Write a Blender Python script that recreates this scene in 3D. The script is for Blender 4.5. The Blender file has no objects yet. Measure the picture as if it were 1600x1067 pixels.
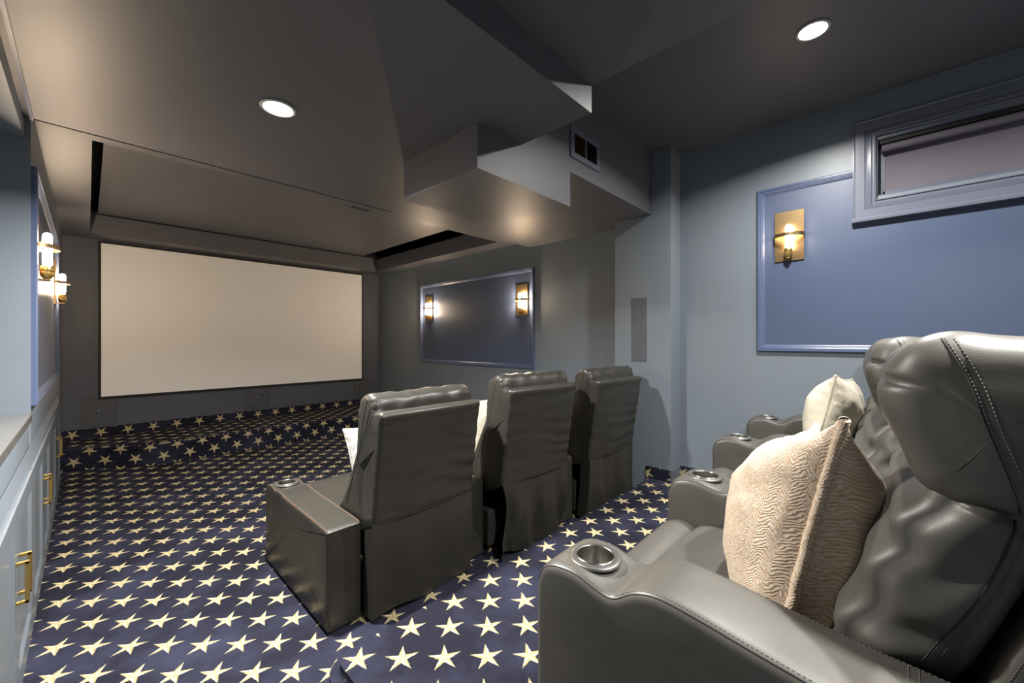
import bpy, bmesh, math, random
from mathutils import Vector, Matrix, noise
from mathutils.bvhtree import BVHTree
random.seed(7)
PI = math.pi
SC = bpy.context.scene
COL = SC.collection

# ------------------------------------------------------------------ camera, world, exposure
cd = bpy.data.cameras.new('camera'); cam = bpy.data.objects.new('camera', cd); COL.objects.link(cam)
cd.sensor_width = 36.0; cd.sensor_fit = 'HORIZONTAL'; cd.lens = 625.0/1600*36
cd.shift_y = -0.00075; cd.clip_start = 0.02
cam.location = (0, 0, 0); cam.rotation_euler = (PI/2, 0, -math.radians(46.7))
SC.camera = cam
w = bpy.data.worlds.new('world'); SC.world = w; w.use_nodes = True
w.node_tree.nodes['Background'].inputs[0].default_value = (0.5, 0.55, 0.6, 1)
w.node_tree.nodes['Background'].inputs[1].default_value = 0.05
SC.view_settings.view_transform = 'Standard'; SC.view_settings.look = 'None'
SC.view_settings.gamma = 1.0; SC.view_settings.use_curve_mapping = False
SC.view_settings.exposure = 0.5

# room key numbers (metres, camera at the origin)
XL, XR, YF, YB = -0.19, 3.49, 6.50, -1.65
ZF, ZR, ZS = -1.33, -1.164, -1.09          # lower floor, rear riser, front stage
ZA, Z1, ZM = 1.073, 1.145, 1.335             # dropped soffit, tray soffit, tray panel
ZU, ZW = 1.20, 1.60                         # left rear ceiling, right rear ceiling
YV = 1.472                                   # bulkhead face with the vent
XC, YC = 1.63, 1.02                          # corner of the dropped slab
DOWN = [(0.602, 2.046, ZA, 105), (2.56, 0.285, ZW, 45), (1.15, -0.50, ZU, 48), (2.6, -1.20, ZW, 18)]  # last lamp is an unseen addition that lights the rear row

def down_light(x, y, z, e):
    ld = bpy.data.lights.new('downlight_lamp', 'AREA'); ld.shape = 'DISK'; ld.size = 0.11; ld.energy = e
    ld.color = (1.0, 0.965, 0.9); ld.spread = math.radians(152)
    o = bpy.data.objects.new('downlight_lamp', ld); COL.objects.link(o); o.location = (x, y, z-0.028)
for d in DOWN: down_light(*d)

# ------------------------------------------------------------------ node helper
class NT:
    def __init__(s, name):
        s.m = bpy.data.materials.new(name); s.m.use_nodes = True; s.t = s.m.node_tree; s.n = s.t.nodes; s.l = s.t.links
        s.b = s.n['Principled BSDF']
    def node(s, typ, **kw):
        n = s.n.new(typ)
        for k, v in kw.items(): setattr(n, k, v)
        return n
    def put(s, sock, v):
        if isinstance(v, (int, float)): sock.default_value = v
        elif isinstance(v, tuple): sock.default_value = v
        else: s.l.new(v, sock)
    def m_(s, op, a, b=None, c=None):
        n = s.node('ShaderNodeMath', operation=op)
        s.put(n.inputs[0], a)
        if b is not None: s.put(n.inputs[1], b)
        if c is not None: s.put(n.inputs[2], c)
        return n.outputs[0]
    def mix(s, f, a, b):
        n = s.node('ShaderNodeMix', data_type='RGBA')
        s.put(n.inputs[0], f); s.put(n.inputs[6], a if not isinstance(a, tuple) else a+(1,)*(4-len(a))); s.put(n.inputs[7], b if not isinstance(b, tuple) else b+(1,)*(4-len(b)))
        return n.outputs[2]
    def noise(s, scale, vec=None, detail=2, rough=0.5):
        n = s.node('ShaderNodeTexNoise'); n.inputs['Scale'].default_value = scale; n.inputs['Detail'].default_value = detail; n.inputs['Roughness'].default_value = rough
        if vec is None:
            vec = s.coord('Object')
        s.l.new(vec, n.inputs['Vector']); return n.outputs[0]
    def coord(s, k):
        n = s.node('ShaderNodeTexCoord'); return n.outputs[k]
    def ramp(s, v, a, b):
        n = s.node('ShaderNodeMapRange'); s.put(n.inputs[0], v); n.inputs[1].default_value = a; n.inputs[2].default_value = b; return n.outputs[0]
    def bump(s, h, strength, dist=0.002):
        n = s.node('ShaderNodeBump'); s.put(n.inputs['Height'], h); n.inputs['Strength'].default_value = strength; n.inputs['Distance'].default_value = dist
        s.l.new(n.outputs[0], s.b.inputs['Normal']); return n
    def set(s, **kw):
        for k, v in kw.items():
            sock = s.b.inputs[k.replace('_', ' ')]
            s.put(sock, v if not isinstance(v, tuple) else (v+(1,) if len(v) == 3 else v))
        return s

def paint(name, c, rough=0.55, var=0.06, bump=0.05):
    t = NT(name); n = t.noise(3.0, detail=3)
    c2 = tuple(x*(1-var*2) for x in c); t.set(Base_Color=t.mix(n, c, c2), Roughness=rough)
    t.bump(t.noise(160, detail=2), bump, 0.001); return t.m
def metal(name, c, rough=0.3, met=1.0):
    t = NT(name); t.set(Base_Color=c, Metallic=met, Roughness=t.ramp(t.noise(60), -1.0+rough*0, 1.0/(rough+0.01)*0.55)); 
    t.b.inputs['Roughness'].default_value = rough
    for l in list(t.l):
        if l.to_socket == t.b.inputs['Roughness']: t.l.remove(l)
    t.bump(t.noise(90), 0.05, 0.001); return t.m
def emit(name, c, e):
    t = NT(name); t.set(Base_Color=c, Emission_Color=c, Emission_Strength=e); return t.m

# paints
M = {}
M['wall'] = paint('wall_paint', (0.165, 0.195, 0.232), 0.42)
M['ceil'] = paint('ceiling_paint', (0.093, 0.096, 0.113), 0.5, 0.02)
M['front'] = paint('screen_wall_paint', (0.072, 0.080, 0.108), 0.6)
M['panel'] = paint('panel_blue', (0.062, 0.086, 0.155), 0.42)
M['mould'] = paint('moulding_blue', (0.080, 0.108, 0.195), 0.3, 0.03)
M['case'] = paint('casing_paint', (0.120, 0.132, 0.178), 0.28, 0.02)
M['cab'] = paint('cabinet_paint', (0.122, 0.142, 0.168), 0.35, 0.03)
M['slot'] = paint('slot_black', (0.010, 0.010, 0.011), 0.6)
M['screen'] = paint('screen_cloth', (0.87, 0.88, 0.90), 0.8, 0.01, 0.02)
M['blackcloth'] = paint('black_velvet', (0.012, 0.011, 0.012), 0.8)
M['gold'] = metal('brushed_brass', (0.72, 0.50, 0.17), 0.32)
M['bronze'] = metal('aged_bronze', (0.30, 0.21, 0.11), 0.38)
M['chrome'] = metal('cup_metal', (0.42, 0.42, 0.42), 0.25)
M['grille'] = paint('speaker_grille', (0.060, 0.066, 0.078), 0.5, 0.05)
M['grille2'] = paint('column_speaker_grille', (0.078, 0.088, 0.106), 0.45, 0.05)
M['vent'] = paint('vent_paint', (0.12, 0.132, 0.168), 0.35, 0.02)
M['shade'] = paint('blind_fabric', (0.125, 0.112, 0.140), 0.7, 0.05)
M['bulb'] = emit('bulb_glow', (1.0, 0.77, 0.54), 380.0)
M['bulb_dim'] = emit('bulb_glow_dim', (1.0, 0.76, 0.52), 60.0)
M['lens'] = emit('downlight_lens', (1.0, 0.98, 0.94), 26.0)
M['white'] = paint('white_trim', (0.55, 0.55, 0.52), 0.5)
t = NT('stone_counter'); n = t.noise(14, detail=6, rough=0.7); t.set(Base_Color=t.mix(n, (0.16, 0.16, 0.155), (0.09, 0.085, 0.08)), Roughness=0.18); M['stone'] = t.m
t = NT('window_glass'); t.set(Base_Color=(0.5, 0.6, 0.7), Roughness=0.05, Transmission_Weight=1.0); M['glass'] = t.m
t = NT('night_outside'); t.set(Base_Color=(0.03, 0.035, 0.05), Roughness=0.9); M['dark'] = t.m

def leather(name, c, wr, rough=0.36, crease=0.35):
    t = NT(name); co = t.coord('Object')
    n1 = t.noise(5.0, co, 4, 0.6); n2 = t.noise(420, co, 2)
    base = t.mix(t.ramp(n1, 0.35, 0.75), c, tuple(x*0.72 for x in c))
    t.set(Base_Color=base, Roughness=t.m_('ADD', t.m_('MULTIPLY', n1, 0.16), rough-0.08))
    mp = t.node('ShaderNodeMapping'); mp.inputs['Scale'].default_value = (0.45, 1.0, 2.4); t.l.new(co, mp.inputs['Vector'])
    cr = t.noise(wr*0.9, mp.outputs[0], 2, 0.4)
    h = t.m_('ADD', t.m_('MULTIPLY', n2, 0.10), t.m_('ADD', t.m_('MULTIPLY', t.noise(wr, co, 3, 0.6), 0.8), t.m_('MULTIPLY', cr, crease)))
    t.bump(h, 0.30, 0.006)
    return t.m
M['lea1'] = leather('worn_dark_leather', (0.033, 0.031, 0.027), 7.0, 0.36, 0.45)
M['lea2'] = leather('grey_brown_leather', (0.076, 0.072, 0.065), 5.0, 0.45, 0.30)
M['fabric_back'] = paint('black_lining', (0.03, 0.028, 0.026), 0.8)
M['stitch'] = paint('grey_thread', (0.115, 0.11, 0.10), 0.7)
M['worn'] = paint('worn_brown_piping', (0.105, 0.060, 0.036), 0.55)
M['groove'] = paint('dark_seam', (0.012, 0.012, 0.011), 0.7)

def carpet():
    t = NT('star_carpet'); uv = t.node('ShaderNodeUVMap').outputs[0]
    sep = t.node('ShaderNodeSeparateXYZ'); 
    nz = t.node('ShaderNodeTexNoise'); nz.inputs['Scale'].default_value = 160; nz.inputs['Detail'].default_value = 1; t.l.new(uv, nz.inputs['Vector'])
    vm = t.node('ShaderNodeVectorMath', operation='MULTIPLY_ADD'); t.l.new(nz.outputs['Color'], vm.inputs[0]); vm.inputs[1].default_value = (0.006, 0.006, 0); t.l.new(uv, vm.inputs[2])
    t.l.new(vm.outputs[0], sep.inputs[0]); x, y = sep.outputs[0], sep.outputs[1]
    s = 0.1563; k = 1/(s*math.sqrt(2))
    x = t.m_('SUBTRACT', x, STAR0[0]+0.003); y = t.m_('SUBTRACT', y, STAR0[1]+0.003)
    p = t.m_('MULTIPLY', t.m_('ADD', x, y), k); q = t.m_('MULTIPLY', t.m_('SUBTRACT', y, x), k)
    fr = lambda v: t.m_('SUBTRACT', t.m_('FRACT', t.m_('ADD', v, 100.5)), 0.5)
    p, q = fr(p), fr(q)
    lx = t.m_('MULTIPLY', t.m_('SUBTRACT', p, q), s/math.sqrt(2)); ly = t.m_('MULTIPLY', t.m_('ADD', p, q), s/math.sqrt(2))
    ang = t.m_('ARCTAN2', lx, t.m_('MULTIPLY', ly, -1.0))          # 0 towards -Y
    r = t.m_('SQRT', t.m_('ADD', t.m_('MULTIPLY', lx, lx), t.m_('MULTIPLY', ly, ly)))
    a = t.m_('SUBTRACT', t.m_('FRACT', t.m_('ADD', t.m_('DIVIDE', ang, 2*PI/5), 10.5)), 0.5)
    a = t.m_('MULTIPLY', a, 2*PI/5); aa = t.m_('ABSOLUTE', a)
    px = t.m_('MULTIPLY', r, t.m_('COSINE', aa)); py = t.m_('MULTIPLY', r, t.m_('SINE', aa))
    R, ri = 0.0625, 0.0198; c36, s36 = math.cos(PI/5), math.sin(PI/5)
    dx, dy = ri*c36-R, ri*s36; L = math.hypot(dx, dy)
    # signed distance outside of the star edge
    d = t.m_('SUBTRACT', t.m_('MULTIPLY', py, -dx/L), t.m_('MULTIPLY', t.m_('SUBTRACT', px, R), -dy/L))
    ins = t.ramp(d, 0.0012, -0.0010)
    side = t.ramp(a, -0.02, 0.02)
    line = t.ramp(py, 0.0018, 0.0006)
    fib = t.noise(900, uv, 2)
    star = t.mix(side, (0.68, 0.60, 0.39), (0.36, 0.29, 0.15))
    star = t.mix(t.m_('MULTIPLY', fib, 0.55), star, (0.26, 0.21, 0.10))
    star = t.mix(t.m_('MULTIPLY', line, 0.5), star, (0.22, 0.18, 0.12))
    big = t.ramp(t.noise(2.6, uv, 4, 0.62), 0.42, 0.66)
    blue = t.mix(big, (0.013, 0.0135, 0.024), (0.034, 0.037, 0.068))
    blue = t.mix(t.m_('MULTIPLY', t.noise(700, uv, 2), 0.55), blue, (0.011, 0.011, 0.017))
    col = t.mix(ins, blue, star)
    t.set(Base_Color=col, Roughness=0.95, Sheen_Weight=0.0)
    t.b.inputs['Specular IOR Level'].default_value = 0.1
    t.bump(t.m_('ADD', t.noise(650, uv, 2), t.m_('MULTIPLY', ins, 0.5)), 0.5, 0.004)
    return t.m
STAR0 = (2.115, 1.520)
M['carpet'] = carpet()

def knit():
    t = NT('herringbone_knit'); uv = t.node('ShaderNodeUVMap').outputs[0]
    nz = t.node('ShaderNodeTexNoise'); nz.inputs['Scale'].default_value = 34; nz.inputs['Detail'].default_value = 2; t.l.new(uv, nz.inputs['Vector'])
    vm = t.node('ShaderNodeVectorMath', operation='MULTIPLY_ADD'); t.l.new(nz.outputs['Color'], vm.inputs[0]); vm.inputs[1].default_value = (0.022, 0.022, 0); t.l.new(uv, vm.inputs[2])
    sep = t.node('ShaderNodeSeparateXYZ'); t.l.new(vm.outputs[0], sep.inputs[0]); u, v = sep.outputs[0], sep.outputs[1]
    z = t.m_('PINGPONG', u, 0.022)
    st = t.m_('SINE', t.m_('MULTIPLY', t.m_('ADD', v, z), 2*PI/0.0085))
    n = t.noise(95, uv, 3)
    f = t.ramp(t.m_('ADD', st, t.m_('MULTIPLY', t.m_('SUBTRACT', n, 0.5), 4.6)), -1.3, 1.2)
    col = t.mix(f, (0.44, 0.285, 0.17), (0.66, 0.58, 0.48))
    col = t.mix(t.m_('MULTIPLY', t.noise(260, uv, 2), 0.3), col, (0.38, 0.28, 0.19))
    t.set(Base_Color=col, Roughness=0.95, Sheen_Weight=0.3)
    t.bump(t.m_('ADD', t.m_('MULTIPLY', f, 0.8), t.noise(300, uv, 2)), 0.4, 0.004); return t.m
M['knit'] = knit()
def linen(name, a, b, sc=1.0):
    t = NT(name); uv = t.node('ShaderNodeUVMap').outputs[0]
    sep = t.node('ShaderNodeSeparateXYZ'); t.l.new(uv, sep.inputs[0])
    n = t.noise(40*sc, uv, 3)
    w1 = t.m_('SINE', t.m_('ADD', t.m_('MULTIPLY', sep.outputs[0], 950*sc), t.m_('MULTIPLY', n, 6)))
    w2 = t.m_('SINE', t.m_('ADD', t.m_('MULTIPLY', sep.outputs[1], 800*sc), t.m_('MULTIPLY', n, 6)))
    h = t.m_('ADD', w1, w2); f = t.ramp(t.m_('ADD', h, t.m_('MULTIPLY', n, 2)), -1.5, 2.5)
    t.set(Base_Color=t.mix(f, a, b), Roughness=0.92, Sheen_Weight=0.2); t.bump(h, 0.35, 0.0015); return t.m
M['linen'] = linen('cream_linen', (0.42, 0.37, 0.28), (0.66, 0.61, 0.50), 1.7)
M['greyknit'] = linen('white_black_weave', (0.10, 0.10, 0.095), (0.42, 0.41, 0.38), 1.1)
M['cream'] = linen('cream_cloth', (0.34, 0.30, 0.24), (0.50, 0.46, 0.39), 0.6)

# ------------------------------------------------------------------ mesh helpers
def obj(name, bm, mat, parent=None, smooth=False, recalc=True):
    if recalc: bmesh.ops.recalc_face_normals(bm, faces=bm.faces)
    me = bpy.data.meshes.new(name); bm.to_mesh(me); bm.free()
    o = bpy.data.objects.new(name, me); COL.objects.link(o)
    for m in (mat if isinstance(mat, (list, tuple)) else [mat]): me.materials.append(m)
    if smooth is True:
        for p in me.polygons: p.use_smooth = True
    elif smooth:
        for p in me.polygons: p.use_smooth = True
        bm2 = bmesh.new(); bm2.from_mesh(me)
        for e in bm2.edges:
            if len(e.link_faces) == 2 and e.calc_face_angle(0) > math.radians(smooth): e.smooth = False
        bm2.to_mesh(me); bm2.free()
    if parent: o.parent = parent
    return o
def tag(o, label, cat, group=None):
    o['label'] = label; o['category'] = cat
    if group: o['group'] = group
    return o
def thing(name, label, cat, loc=(0, 0, 0), rz=0, group=None):
    o = bpy.data.objects.new(name, None); COL.objects.link(o); o.location = loc; o.rotation_euler = (0, 0, rz); o.empty_display_size = 0.1
    return tag(o, label, cat, group)
def struct(o): o['kind'] = 'structure'; return o
def box(bm, x0, x1, y0, y1, z0, z1, mi=0):
    vs = [bm.verts.new((x, y, z)) for x in (x0, x1) for y in (y0, y1) for z in (z0, z1)]
    for f in ((0, 1, 3, 2), (4, 6, 7, 5), (0, 4, 5, 1), (2, 3, 7, 6), (0, 2, 6, 4), (1, 5, 7, 3)):
        fc = bm.faces.new([vs[i] for i in f]); fc.material_index = mi
    return vs
def bev(bm, w, seg=2):
    bmesh.ops.bevel(bm, geom=bm.edges[:], offset=w, segments=seg, affect='EDGES', profile=0.5)
def quad(bm, pts, mi=0):
    f = bm.faces.new([bm.verts.new(p) for p in pts]); f.material_index = mi; return f
def bbox(x0, x1, y0, y1, z0, z1, w=0.003, seg=2):
    bm = bmesh.new(); box(bm, x0, x1, y0, y1, z0, z1); bev(bm, w, seg); return bm
def lathe(bm, prof, n=32, c=(0, 0, 0), axis='Z', cap=True):
    rings = []
    for r, z in prof:
        ring = []
        for i in range(n):
            a = 2*PI*i/n; p = (r*math.cos(a), r*math.sin(a), z)
            if axis == 'X': p = (z, r*math.cos(a), r*math.sin(a))
            if axis == 'Y': p = (r*math.cos(a), z, r*math.sin(a))
            ring.append(bm.verts.new((p[0]+c[0], p[1]+c[1], p[2]+c[2])))
        rings.append(ring)
    for a, b in zip(rings, rings[1:]):
        for i in range(n): bm.faces.new((a[i], a[(i+1) % n], b[(i+1) % n], b[i]))
    if cap:
        bm.faces.new(rings[0]); bm.faces.new(rings[-1])
def tube(bm, pts, r, n=8, closed=False):
    pts = [Vector(p) for p in pts]; N = len(pts); rings = []
    up = Vector((0.31, 0.17, 0.93)).normalized()
    for i, p in enumerate(pts):
        if closed: d = pts[(i+1) % N]-pts[i-1]
        else: d = pts[min(i+1, N-1)]-pts[max(i-1, 0)]
        d.normalize(); a = d.cross(up).normalized(); b = d.cross(a)
        rr = r(i/(N-1)) if callable(r) else r
        rings.append([bm.verts.new(p+rr*(math.cos(2*PI*k/n)*a+math.sin(2*PI*k/n)*b)) for k in range(n)])
    M_ = N if closed else N-1
    for i in range(M_):
        A, B = rings[i], rings[(i+1) % N]
        for k in range(n): bm.faces.new((A[k], A[(k+1) % n], B[(k+1) % n], B[k]))
    if not closed: bm.faces.new(rings[0]); bm.faces.new(rings[-1])
def uv_box(o, off=(0, 0)):
    me = o.data; uv = me.uv_layers.new(name='UVMap')
    for p in me.polygons:
        nx, ny, nz = (abs(c) for c in p.normal)
        for li in p.loop_indices:
            v = me.vertices[me.loops[li].vertex_index].co
            if nz >= 0.6: c = (v.x, v.y)
            elif ny >= nx: c = (v.x, v.z+STAR0[1]+1.02+0.5*0.0)
            else: c = (v.y+0.06, v.z+STAR0[1]+1.02)
            uv.data[li].uv = c
def smooth_poly(pts, n, closed=True):
    """Catmull-Rom through pts then even resample to n points"""
    P = [Vector((*p, 0)) if len(p) == 2 else Vector(p) for p in pts]; out = []; N = len(P)
    rng = range(N) if closed else range(N-1)
    for i in rng:
        if closed: a, b, c, d = P[i-1], P[i], P[(i+1) % N], P[(i+2) % N]
        else: a, b, c, d = P[max(i-1, 0)], P[i], P[i+1], P[min(i+2, N-1)]
        for k in range(12):
            t = k/12
            out.append(0.5*((2*b)+(c-a)*t+(2*a-5*b+4*c-d)*t*t+(3*b-a-3*c+d)*t**3))
    if not closed: out.append(P[-1])
    L = [0]
    Q = out+[out[0]] if closed else out
    for a, b in zip(Q, Q[1:]): L.append(L[-1]+(b-a).length)
    res = []; j = 0
    m = n if closed else n-1
    for k in range(n):
        s = L[-1]*k/m
        while j < len(L)-2 and L[j+1] < s: j += 1
        f = (s-L[j])/max(L[j+1]-L[j], 1e-9); res.append(Q[j].lerp(Q[j+1], min(f, 1)))
    return res
def pad(prof, x0, x1, r=0.03, n=72, nx=16, rs=5, crown=0.0, wr=0.0, wf=6.0, seed=0, stretch=(1, 1, 1), raw=False, puff=0.0, fn=None, flat=False):
    """soft block: closed (y,z) outline swept along x with rounded ends, wrinkled by noise"""
    P = smooth_poly(prof, n) if not raw else [Vector((*p, 0)) for p in prof]
    n = len(P)
    ar = sum(P[i].x*P[(i+1) % n].y-P[(i+1) % n].x*P[i].y for i in range(n))
    if ar < 0: P.reverse()
    N2 = []
    for i in range(n):
        d = P[(i+1) % n]-P[i-1]; N2.append(Vector((d.y, -d.x, 0)).normalized())
    secs = []
    for k in range(rs+1):
        a = PI/2*k/rs; secs.append((x0+r*(1-math.sin(a)), r*(1-math.cos(a)) if False else r*(1-math.sin(PI/2-(PI/2-a)))))
    secs = [(x0+r*(1-math.cos(PI/2*k/rs)), r*(1-math.sin(PI/2*k/rs))) for k in range(rs+1)]
    mid = [(x0+r+(x1-x0-2*r)*k/nx, 0) for k in range(1, nx)]
    end = [(x1-(x-x0), s) for x, s in reversed(secs)]
    bm = bmesh.new(); rings = []
    cx = sum((p.x for p in P))/n; cy = sum((p.y for p in P))/n
    for x, s in secs+mid+end:
        f = (x-x0)/(x1-x0); bul = crown*(1-(2*f-1)**2)
        ring = []
        for p, nn in zip(P, N2):
            q = p-nn*(s-bul); v = Vector((x, q.x, q.y))
            if wr:
                w_ = Vector((v.x*stretch[0]*wf+seed, v.y*stretch[1]*wf, v.z*stretch[2]*wf))
                d = noise.noise(w_)+0.5*noise.noise(w_*2.1+Vector((3, 1, 2)))
                v += Vector((0, nn.x, nn.y))*d*wr
            if fn: v = fn(v, nn, f)
            ring.append(bm.verts.new(v))
        rings.append(ring)
    for A, B in zip(rings, rings[1:]):
        for i in range(n): bm.faces.new((A[i], A[(i+1) % n], B[(i+1) % n], B[i]))
    for R_, sgn, xx in ((rings[0], -1, x0), (rings[-1], 1, x1)):
        if flat:                                   # strips across the outline, with soft folds
            K = 9; cols = []
            for i in range(n//2):
                a_, b_ = R_[i], R_[n-1-i]; col = [a_]
                for k in range(1, K):
                    t_ = k/K; q = a_.co.lerp(b_.co, t_); e_ = 1-(2*t_-1)**2; ew = min(1, min(i, n//2-1-i)/8)
                    q.x = xx+sgn*(puff*e_**0.6*ew+0.007*e_*ew*(math.sin(q.z*48+seed+4*noise.noise(Vector((q.y*9, q.z*5, seed))))+noise.noise(Vector((q.y*16, q.z*22, seed+2)))))
                    col.append(bm.verts.new(q))
                col.append(b_); cols.append(col)
            for A, B in zip(cols, cols[1:]):
                for k in range(K): bm.faces.new((A[k], A[k+1], B[k+1], B[k]))
            bm.faces.new(cols[-1]) if n % 2 == 0 else None
            bm.faces.new(cols[0])
            continue
        prev = R_
        for sh in (() if flat else (0.75, 0.45, 0.2)):
            cc = Vector((xx, sum(v.co.y for v in R_)/n, sum(v.co.z for v in R_)/n))
            new = []
            for v in R_:
                q = cc.lerp(v.co, sh); q.x = xx+sgn*puff*(1-sh*sh); new.append(bm.verts.new(q))
            for i in range(n): bm.faces.new((prev[i], prev[(i+1) % n], new[(i+1) % n], new[i]))
            prev = new
        bm.faces.new(prev)
    return bm
def bvh_of(o):
    dg = None
    me = o.data; return BVHTree.FromPolygons([v.co.copy() for v in me.vertices], [p.vertices[:] for p in me.polygons])
def stitch(name, path, surf, parent, d=None, r=0.0011, mat='stitch', dash=0.0055, gap=0.0035, off=0.0006, closed=False):
    """thread dashes laid on a surface along a path (snapped)"""
    bv = bvh_of(surf); P = smooth_poly(path, max(20, int(len(path)*14)), closed)
    S = []
    for p in P:
        if d is not None:
            h = bv.ray_cast(p-Vector(d)*0.5, Vector(d))
            if h[0] is None: h = bv.find_nearest(p)
        else: h = bv.find_nearest(p)
        S.append(h[0]+h[1]*off*(1 if (d is None or h[1].dot(Vector(d)) < 0) else -1))
    bm = bmesh.new()
    if not dash: tube(bm, S, r, 6, closed)
    else:
        acc = 0; L = [0]
        for a, b in zip(S, S[1:]): L.append(L[-1]+(b-a).length)
        s = 0; j = 0
        def at(s):
            k = 0
            while k < len(L)-2 and L[k+1] < s: k += 1
            return S[k].lerp(S[k+1], min(1, max(0, (s-L[k])/max(1e-9, L[k+1]-L[k]))))
        while s < L[-1]-dash:
            tube(bm, [at(s), at(s+dash*0.5), at(s+dash)], r, 5); s += dash+gap
    return obj(name, bm, M[mat], parent, smooth=True)
def boolean_cut(o, cyls):
    for (c, r, h) in cyls:
        bm = bmesh.new(); lathe(bm, [(r, -h/2), (r, h/2)], 40, c); bmesh.ops.recalc_face_normals(bm, faces=bm.faces)
        me = bpy.data.meshes.new('cut'); bm.to_mesh(me); bm.free(); co = bpy.data.objects.new('cut', me); COL.objects.link(co)
        co.matrix_world = o.matrix_world if False else Matrix.Identity(4)
        co.parent = o.parent; 
        md = o.modifiers.new('b', 'BOOLEAN'); md.object = co; md.operation = 'DIFFERENCE'; md.solver = 'EXACT'
        bpy.context.view_layer.update()
        dg = bpy.context.evaluated_depsgraph_get(); me2 = bpy.data.meshes.new_from_object(o.evaluated_get(dg))
        o.modifiers.clear(); old = o.data; nm = old.name; o.data = me2; bpy.data.meshes.remove(old); me2.name = nm
        bpy.data.objects.remove(co, do_unlink=True)

# ------------------------------------------------------------------ floor, riser, stage
bm = bmesh.new()
quad(bm, [(XL-0.7, YB, ZF), (XR, YB, ZF), (XR, YF, ZF), (XL-0.7, YF, ZF)])
floor = struct(obj('floor', bm, M['carpet'])); uv_box(floor)
# rear riser with rounded nosing, lower floor shows to its left
bm = bmesh.new(); rx = 0.587; RY = 1.515; rr = 0.09
out = [(XR+0.0, YB), (XR, RY)]+[(rx+rr-rr*math.sin(a*PI/12), RY-rr+rr*math.cos(a*PI/12)) for a in range(0, 7)]+[(rx, YB)]
def prism(bm, poly, z0, z1, mi=0):
    a = [bm.verts.new((x, y, z0)) for x, y in poly]; b = [bm.verts.new((x, y, z1)) for x, y in poly]; n = len(poly)
    for i in range(n): bm.faces.new((a[i], a[(i+1) % n], b[(i+1) % n], b[i])).material_index = mi
    bm.faces.new(a).material_index = mi; bm.faces.new(b).material_index = mi
prism(bm, out, ZF-0.02, ZR)
te = [e for e in bm.edges if all(abs(v.co.z-ZR) < 1e-6 for v in e.verts) and not all(v.co.y < YB+1e-3 for v in e.verts)]
bmesh.ops.recalc_face_normals(bm, faces=bm.faces)
bmesh.ops.bevel(bm, geom=te, offset=0.035, segments=5, affect='EDGES')
ris = struct(obj('floor_riser', bm, M['carpet'], smooth=50)); uv_box(ris)
# stage
bm = bmesh.new()
edge = [(XL, 6.06), (-0.03, 6.02), (0.12, 5.93), (0.27, 5.81), (0.42, 5.715), (0.6, 5.69), (1.2, 5.68), (2.3, 5.65), (XR, 5.61)]
prism(bm, [(x, y+0.012) for x, y in edge]+[(XR, YF), (XL, YF)], ZF-0.02, ZS-0.055)
prism(bm, edge+[(XR, YF), (XL, YF)], ZS-0.058, ZS)
bmesh.ops.recalc_face_normals(bm, faces=bm.faces)
te = [e for e in bm.edges if all(abs(v.co.z-ZS) < 1e-6 for v in e.verts) and not all(v.co.y > YF-1e-3 for v in e.verts)]
bmesh.ops.bevel(bm, geom=te, offset=0.02, segments=3, affect='EDGES')
stg = struct(obj('floor_stage', bm, M['carpet'], smooth=50)); uv_box(stg)

# ------------------------------------------------------------------ walls
def wall(name, boxes, mat): 
    bm = bmesh.new()
    for b in boxes: box(bm, *b)
    return struct(obj(name, bm, mat))
NX = -0.85                                   # back of the bar niche
wall('wall_front', [(XL-0.1, XR+0.1, YF, YF+0.1, ZF, 1.6)], M['front'])
# left wall with the counter niche (opening Y<3.04, Z -0.355..0.99)
NY, NZ = 3.04, 0.985
wall('wall_left', [(XL-0.12, XL, NY, YF, ZF, 1.6)], M['wall'])
wall('wall_left', [(NX, XL-0.02, YB, NY, NZ, 1.6)], M['wall'])
wall('wall_left', [(NX-0.1, NX, YB, NY, ZF, 1.6)], M['wall'])
wall('wall_left', [(NX, XL-0.12, NY, NY+0.1, ZF, 1.6)], M['wall'])
wall('wall_left', [(NX, XL-0.004, YB, NY-0.001, ZF, -0.394)], M['wall'])
# right wall with window hole
WY1, WZ0, WZ1 = 0.060, 0.928, 1.300
WY0 = -1.25
CXF, CY0, CY1 = 3.287, 1.305, 1.811
wall('wall_right', [(XR, XR+0.12, WY1, YF, ZF, 2.0), (XR, XR+0.12, YB, WY0, ZF, 2.0), (XR, XR+0.12, WY0, WY1, ZF, WZ0), (XR, XR+0.12, WY0, WY1, WZ1, 2.0),
                    (CXF, XR+0.01, CY0, CY1, ZF, ZW)], M['wall'])
wall('wall_back', [(NX-0.1, XR+0.1, YB-0.1, YB, ZF, 2.0)], M['wall'])

# ceiling: dropped soffits, tray with slots, bulkheads, box
bm = bmesh.new()
C_ = lambda *a: box(bm, *a)
T0, T1, TY0, TY1 = 0.018, 3.262, 3.01, 6.16      # tray opening
C_(XL-0.7, XC, YC, YV, ZA, ZW+0.2)                 # slab toward the camera
C_(XL-0.7, XR, YV, TY0-0.001, ZA, ZA+0.9)           # main soffit with the left downlight
TYN = 3.31
C_(XL, 1.85, TY0-0.001, 3.205, Z1, Z1+0.4); C_(XL, 1.85, 3.228, TYN, Z1, Z1+0.4); C_(1.85, XR, TY0-0.001, TYN, Z1, Z1+0.4)
C_(XL, T0, TYN, YF, Z1, Z1+0.4); C_(T1, XR, TYN, YF, Z1, Z1+0.4); C_(T0, T1, TY1, YF, Z1, Z1+0.4)
C_(0.075, 2.975, TYN-0.02, 6.02, ZM, ZM+0.03)    # tray panel
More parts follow.
